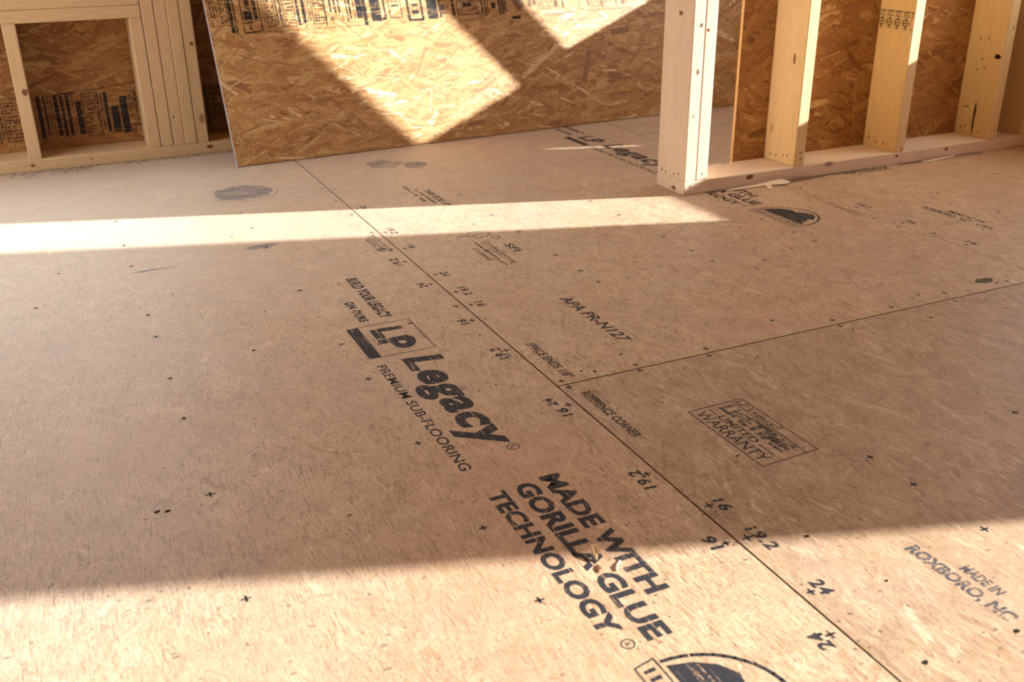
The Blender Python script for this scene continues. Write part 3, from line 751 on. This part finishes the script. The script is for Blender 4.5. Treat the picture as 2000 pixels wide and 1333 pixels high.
ps += print_band(7.0, 9.2, 17.1, 24, 6) + [rect(9.3, 9.45, 16.8, 24)] + print_band(9.7, 12.2, 16.9, 24, 9) + [rect(12.3, 12.45, 16.6, 24)] + print_band(12.7, 15.0, 17, 24, 10)
ps += [rect(15.1, 15.22, 16.6, 24), rect(4.2, 21.0, 16.38, 16.46)]
ps += [[(15.7, 17.6), (16.2, 17.95), (16.2, 17.7), (17.4, 17.7), (17.4, 17.95), (17.9, 17.6), (17.4, 17.25), (17.4, 17.5), (16.2, 17.5), (16.2, 17.25)]]
ps += [rect(15.9, 16.15, 18.4, 24), rect(16.5, 16.75, 18.2, 24), rect(17.05, 17.3, 18.2, 24)]
ps += print_band(18.1, 19.4, 17, 24, 4)
ps += [rect(19.5, 20.3, 17.4, 24), rect(20.4, 20.9, 16.4, 24), rect(19.5, 21.0, 18.3, 18.9), rect(21.5, 22.9, 16.85, 24), rect(23.0, 23.4, 16.95, 17.3), rect(23.35, 23.6, 17.0, 24)]
ps += stroke([(24.2, 24), (24.2, 17.2), (25.9, 17.2), (25.9, 24)], .12) + [rect(24.5, 25.6, 18.6, 18.9), rect(24.5, 25.6, 19.2, 19.5)]
ps += stroke([(26.9, 24), (26.9, 16.7), (28.9, 16.7), (28.9, 24)], .32) + [rect(27.4, 28.4, 17.5, 18.0), rect(27.5, 28.5, 18.5, 18.9)]
ps += [rect(29.7, 31.2, 16.7, 24), rect(31.5, 31.75, 16.8, 24), rect(31.8, 32.2, 17.8, 18.6), rect(31.8, 32.8, 17.3, 17.5), rect(33.4, 33.8, 16.8, 24)]
ps += stroke([(34.3, 24), (34.3, 17.0), (37.3, 17.0), (37.3, 24)], .12) + stroke([(34.8, 24), (34.8, 17.5), (36.8, 17.5), (36.8, 24)], .1) + [rect(35.1, 36.5, 18.0, 18.8)]
ps += [rect(38.0, 38.2, 17.0, 24), rect(38.5, 38.7, 16.4, 24), rect(38.9, 39.05, 16.9, 24), rect(39.6, 40.2, 17.6, 18.4), rect(40.7, 41.0, 16.6, 24), rect(41.15, 41.5, 16.6, 24), rect(41.6, 41.9, 16.9, 24), rect(34, 39, 16.2, 16.28), rect(42.6, 44.0, 15.9, 16.3)]
wall_polys(pan, ps, fnp, 'printed_factory_label', None, 'dense black label print across the board')
ps = [blob(44.0, 18.1, .9, .9, 14, .2, 4)] + print_band(45.5, 51.5, 17.1, 24, 15) + stroke([(46, 16.4), (51, 16.2)], .06) + stroke([(54.2, 24), (54.2, 16.9), (55, 16.5), (63.2, 16.5)], .12) + print_band(55.5, 63, 17.0, 24, 18) + print_band(66, 90, 17, 24, 28)
wall_polys(pan, ps, fnp, 'printed_small_print', MAT_INK_BROKEN, 'thin broken grey print')
# two darker strands that stand out
for a0, s_, t_, L_, W_ in ((68, 53.6, 8.3, 5.0, 0.95), (-15, 58.3, 6.6, 2.6, 1.1), (3, 60.5, 13.1, 3.4, 1.0), (5, 34.0, 1.9, 2.6, .7)):
    ca, sa = math.cos(math.radians(a0)), math.sin(math.radians(a0))
    pts = [(-L_ / 2, -W_ / 2), (L_ / 2 * .96, -W_ / 2 * .8), (L_ / 2, W_ / 2), (-L_ / 2 * .95, W_ / 2 * .8)]
    wall_polys(pan, [[(s_ + x * ca - y * sa, t_ + x * sa + y * ca) for x, y in pts]], lambda s, t: (s, -0.047, t), 'dark_strand', MAT_DARK_STRAND if 'MAT_DARK_STRAND' in globals() else globals().setdefault('MAT_DARK_STRAND', plain('dark_strand_wood', (0.30, 0.17, 0.09), .6, .3, .25, 5)))

# ------------------------------------------------------------------ rest of the room
# right exterior wall with its window openings (light comes through these)
RX0, RX1 = 95.0, 95.44
W1 = (5.3, 32.5, 20.8, 80); W2 = (-78, -50.1, 20.8, 54); W3 = (48.2, 59.0, 26.4, 84); W4 = (62.3, 81, 27.6, 84)
b = bmesh.new()
ys = [(-134, W2[0]), (W2[1], W1[0]), (W1[1], 42.35), (43.05, W3[0]), (W3[1], W4[0]), (W4[1], 88.9)]
for y0, y1 in ys: add_box(b, RX0, RX1, y0, y1, 0, 96)
for y0, y1, z0, z1 in (W1, W2, W3, W4):
    add_box(b, RX0, RX1, y0, y1, 0, z0); add_box(b, RX0, RX1, y0, y1, z1, 96)
add_box(b, RX0, RX1, 42.35, 43.05, 0, 18.8); add_box(b, RX0, RX1, 42.35, 43.05, 23.2, 96)
tag(link('wall_right', mesh_of(b, 'wall_right'), MAT_EDGE_RAW), 'exterior wall sheathing with window openings out of view on the right', kind='structure')
# framing around those openings
def rframe(y0, y1, z0, z1):
    b2 = bmesh.new(); add_box(b2, 89.5, 94.98, y0, y1, z0, z1, 0.1, 1); return b2
k = 0
names = []
b = bmesh.new()
for (y0, y1, z0, z1) in (W1, W2, W3, W4):
    add_box(b, 89.5, 94.98, y0 - 1.5, y0, 1.5, 94.5); add_box(b, 89.5, 94.98, y1, y1 + 1.5, 1.5, 94.5)
    add_box(b, 89.5, 94.98, y0, y1, z0 - 1.5, z0 - .02); add_box(b, 89.5, 94.98, y0, y1, z1 + .02, 94.5)
add_box(b, 89.5, 94.98, -134, 88, 0, 1.5); add_box(b, 89.5, 94.98, -134, 88, 94.5, 96)
tag(link('wall_right_framing', mesh_of(b, 'wall_right_framing'), MAT_Y), kind='structure')

# unseen walls shaped for the light: left opened to sky, rear closed; ceiling deck over joists
b = bmesh.new()
add_box(b, -64.44, -64, -134, 40, 0, 96); add_box(b, -64.44, -64, 40, 82, 0, 8); add_box(b, -64.44, -64, 40, 82, 92, 96); add_box(b, -64.44, -64, 82, 88.9, 0, 96)
tag(link('wall_left', mesh_of(b, 'wall_left'), MAT_EDGE_RAW), kind='structure')
b = bmesh.new()
add_box(b, -64, 95, -134.44, -134, 0, 96)
tag(link('wall_front', mesh_of(b, 'wall_front'), MAT_EDGE_RAW), kind='structure')
b = bmesh.new()
add_box(b, -96, 96, -135, 90, 107.4, 108.1)
for k in range(12): add_box(b, -94 + 16 * k, -92.5 + 16 * k, -134, 89, 96.02, 107.3)
tag(link('ceiling', mesh_of(b, 'ceiling'), MAT_EDGE_RAW), kind='structure')
# ground outside
b = bmesh.new(); add_box(b, -1500, 1500, -1500, 1500, -30, -24)
tag(link('ground', mesh_of(b, 'ground'), plain('dry_earth', (0.42, 0.32, 0.22), .9, .1, .3, .05)), kind='structure')

# ------------------------------------------------------------------ things lying on the deck
def sliver(name, pts, widths, thick, mat, label, seed=1, lift=0.0, curl=0.25, cat='wood splinter', group=None):
    """torn strip of wood along pts (x, y, z inches)"""
    r_ = random.Random(seed); b_ = bmesh.new(); rows = []
    n = len(pts)
    for i, (p_, w_) in enumerate(zip(pts, widths)):
        a_ = pts[max(i - 1, 0)]; c_ = pts[min(i + 1, n - 1)]
        dx, dy = c_[0] - a_[0], c_[1] - a_[1]; l = math.hypot(dx, dy) or 1; nx, ny = -dy / l, dx / l
        row = []
        for s_, zt in ((-.5, thick * .25), (-.3, thick), (.15, thick * 1.15), (.5, thick * .5 + curl * w_), (.4, 0.0), (-.4, 0.0)):
            j = r_.uniform(-.04, .04)
            row.append(b_.verts.new(Vector((p_[0] - pts[0][0] + nx * w_ * (s_ + j), p_[1] - pts[0][1] + ny * w_ * (s_ + j), p_[2] + max(zt, 0) + (curl * w_ * .5 if s_ == .4 and zt == 0 else 0))) * IN))
        rows.append(row)
    for a_, c_ in zip(rows[:-1], rows[1:]):
        for i in range(6): b_.faces.new((a_[i], a_[(i + 1) % 6], c_[(i + 1) % 6], c_[i]))
    b_.faces.new(rows[0][::-1]); b_.faces.new(rows[-1])
    bmesh.ops.recalc_face_normals(b_, faces=b_.faces[:])
    o = link(name, mesh_of(b_, name), mat, None, (pts[0][0], pts[0][1], 0.012))
    return tag(o, label, cat, group)

sliver('wood_splinter', [(40.0, 35.6, 0), (41.5, 35.55, 0.02), (44, 35.5, .05), (46.0, 35.35, .12), (47.6, 35.1, .15), (48.6, 35.3, .05)], [.15, .38, .5, .85, 1.25, .3], .14, MAT_SPLINT, 'long pale torn wood splinter lying along the foot of the plate by the end post', 3, 0, .2)
sliver('wood_splinter', [(45.4, 35.1, .05), (45.0, 34.3, .02), (44.9, 33.7, 0)], [.7, .45, .12], .08, MAT_SPLINT, 'short white sliver broken off the long splinter, pointing towards the camera', 5, 0, .1)
sliver('wood_splinter', [(69.2, 35.3, 0), (71.0, 35.45, .03), (73.2, 35.7, .03), (75.4, 35.95, 0)], [.1, .4, .35, .08], .12, MAT_SPLINT, 'thin pale splinter on the floor in front of the plate under the stamped stud', 6, 0, .2)
sliver('bark_strip', [(48.4, 35.3, 0), (49.8, 35.6, .05), (51.5, 35.7, .04), (53.5, 35.8, 0)], [.2, .7, .5, .15], .10, MAT_KNOT, 'curled brown strip of bark at the foot of the plate below the unstamped single stud', 8, 0, .3, 'bark')
sliver('wood_chip', [(-6.95, -17.0, .06), (-6.98, -17.4, .20), (-7.1, -17.75, .12), (-7.25, -18.05, 0)], [.12, .42, .36, .08], .16, lumber_material('chip_wood', 1, (.66, .48, .26), (.5, .32, .16)), 'small curled tan wood chip standing on the big black lettering', 9, 0, .45, 'wood chip')
sliver('wood_chip', [(-6.2, -18.55, .0), (-6.5, -18.9, .05), (-6.75, -19.15, 0)], [.1, .25, .08], .06, MAT_SPLINT, 'tiny pale wood flake just below the curled chip on the lettering', 10, 0, .2, 'wood chip')
sliver('wood_chip', [(-7.35, -18.35, .0), (-7.45, -18.65, .02), (-7.6, -18.9, 0)], [.08, .3, .06], .05, MAT_KNOT, 'tiny dark brown flake in the sunlit part of the lettering', 12, 0, .1, 'wood chip')

# sawdust swept against the plates
def dust(name, spots, n, seed, label, mat, smin=.04, smax=.16):
    r_ = np.random.RandomState(seed); vs = []; fs = []
    for i in range(n):
        x0, x1, y0, w_ = spots[r_.randint(len(spots))]
        x = r_.uniform(x0, x1); y = y0 - abs(r_.normal(0, w_)) - .03
        s_ = r_.uniform(smin, smax); a_ = r_.uniform(0, 6.28); l_ = s_ * r_.uniform(.8, 3.0)
        ca, sa = math.cos(a_), math.sin(a_); z0 = r_.uniform(.008, .02); z1 = z0 + s_ * r_.uniform(.2, .6)
        b0 = len(vs)
        for (p_, q_, z) in ((-l_, -s_, z0), (l_, -s_, z0), (l_ * .8, s_, z1), (-l_ * .7, s_, z1)):
            vs.append(((x + p_ * ca * .5 - q_ * sa * .5) * IN, (y + p_ * sa * .5 + q_ * ca * .5) * IN, z * IN))
        fs.append((b0, b0 + 1, b0 + 2, b0 + 3))
    me = bpy.data.meshes.new(name); me.from_pydata(vs, [], fs); me.update()
    return tag(link(name, me, mat), label, 'debris', None, 'stuff')
MAT_DUST = plain('sawdust_grey', (0.30, 0.24, 0.19), .9, .1, .6, 8)
dust('sawdust', [(49, 60, 36.1, .25), (66, 80, 36.1, .3), (57, 64, 36.0, .6), (38, 50, 36.15, .15)], 1500, 4, 'grey sawdust and dirt gathered in front of the partition plate', MAT_DUST)
dust('sawdust', [(-40, -20, 82.9, .35), (-20, -6, 82.9, .6), (-34, -24, 82.7, 1.4)], 900, 6, 'sawdust and grit along the foot of the back left plate', MAT_DUST)
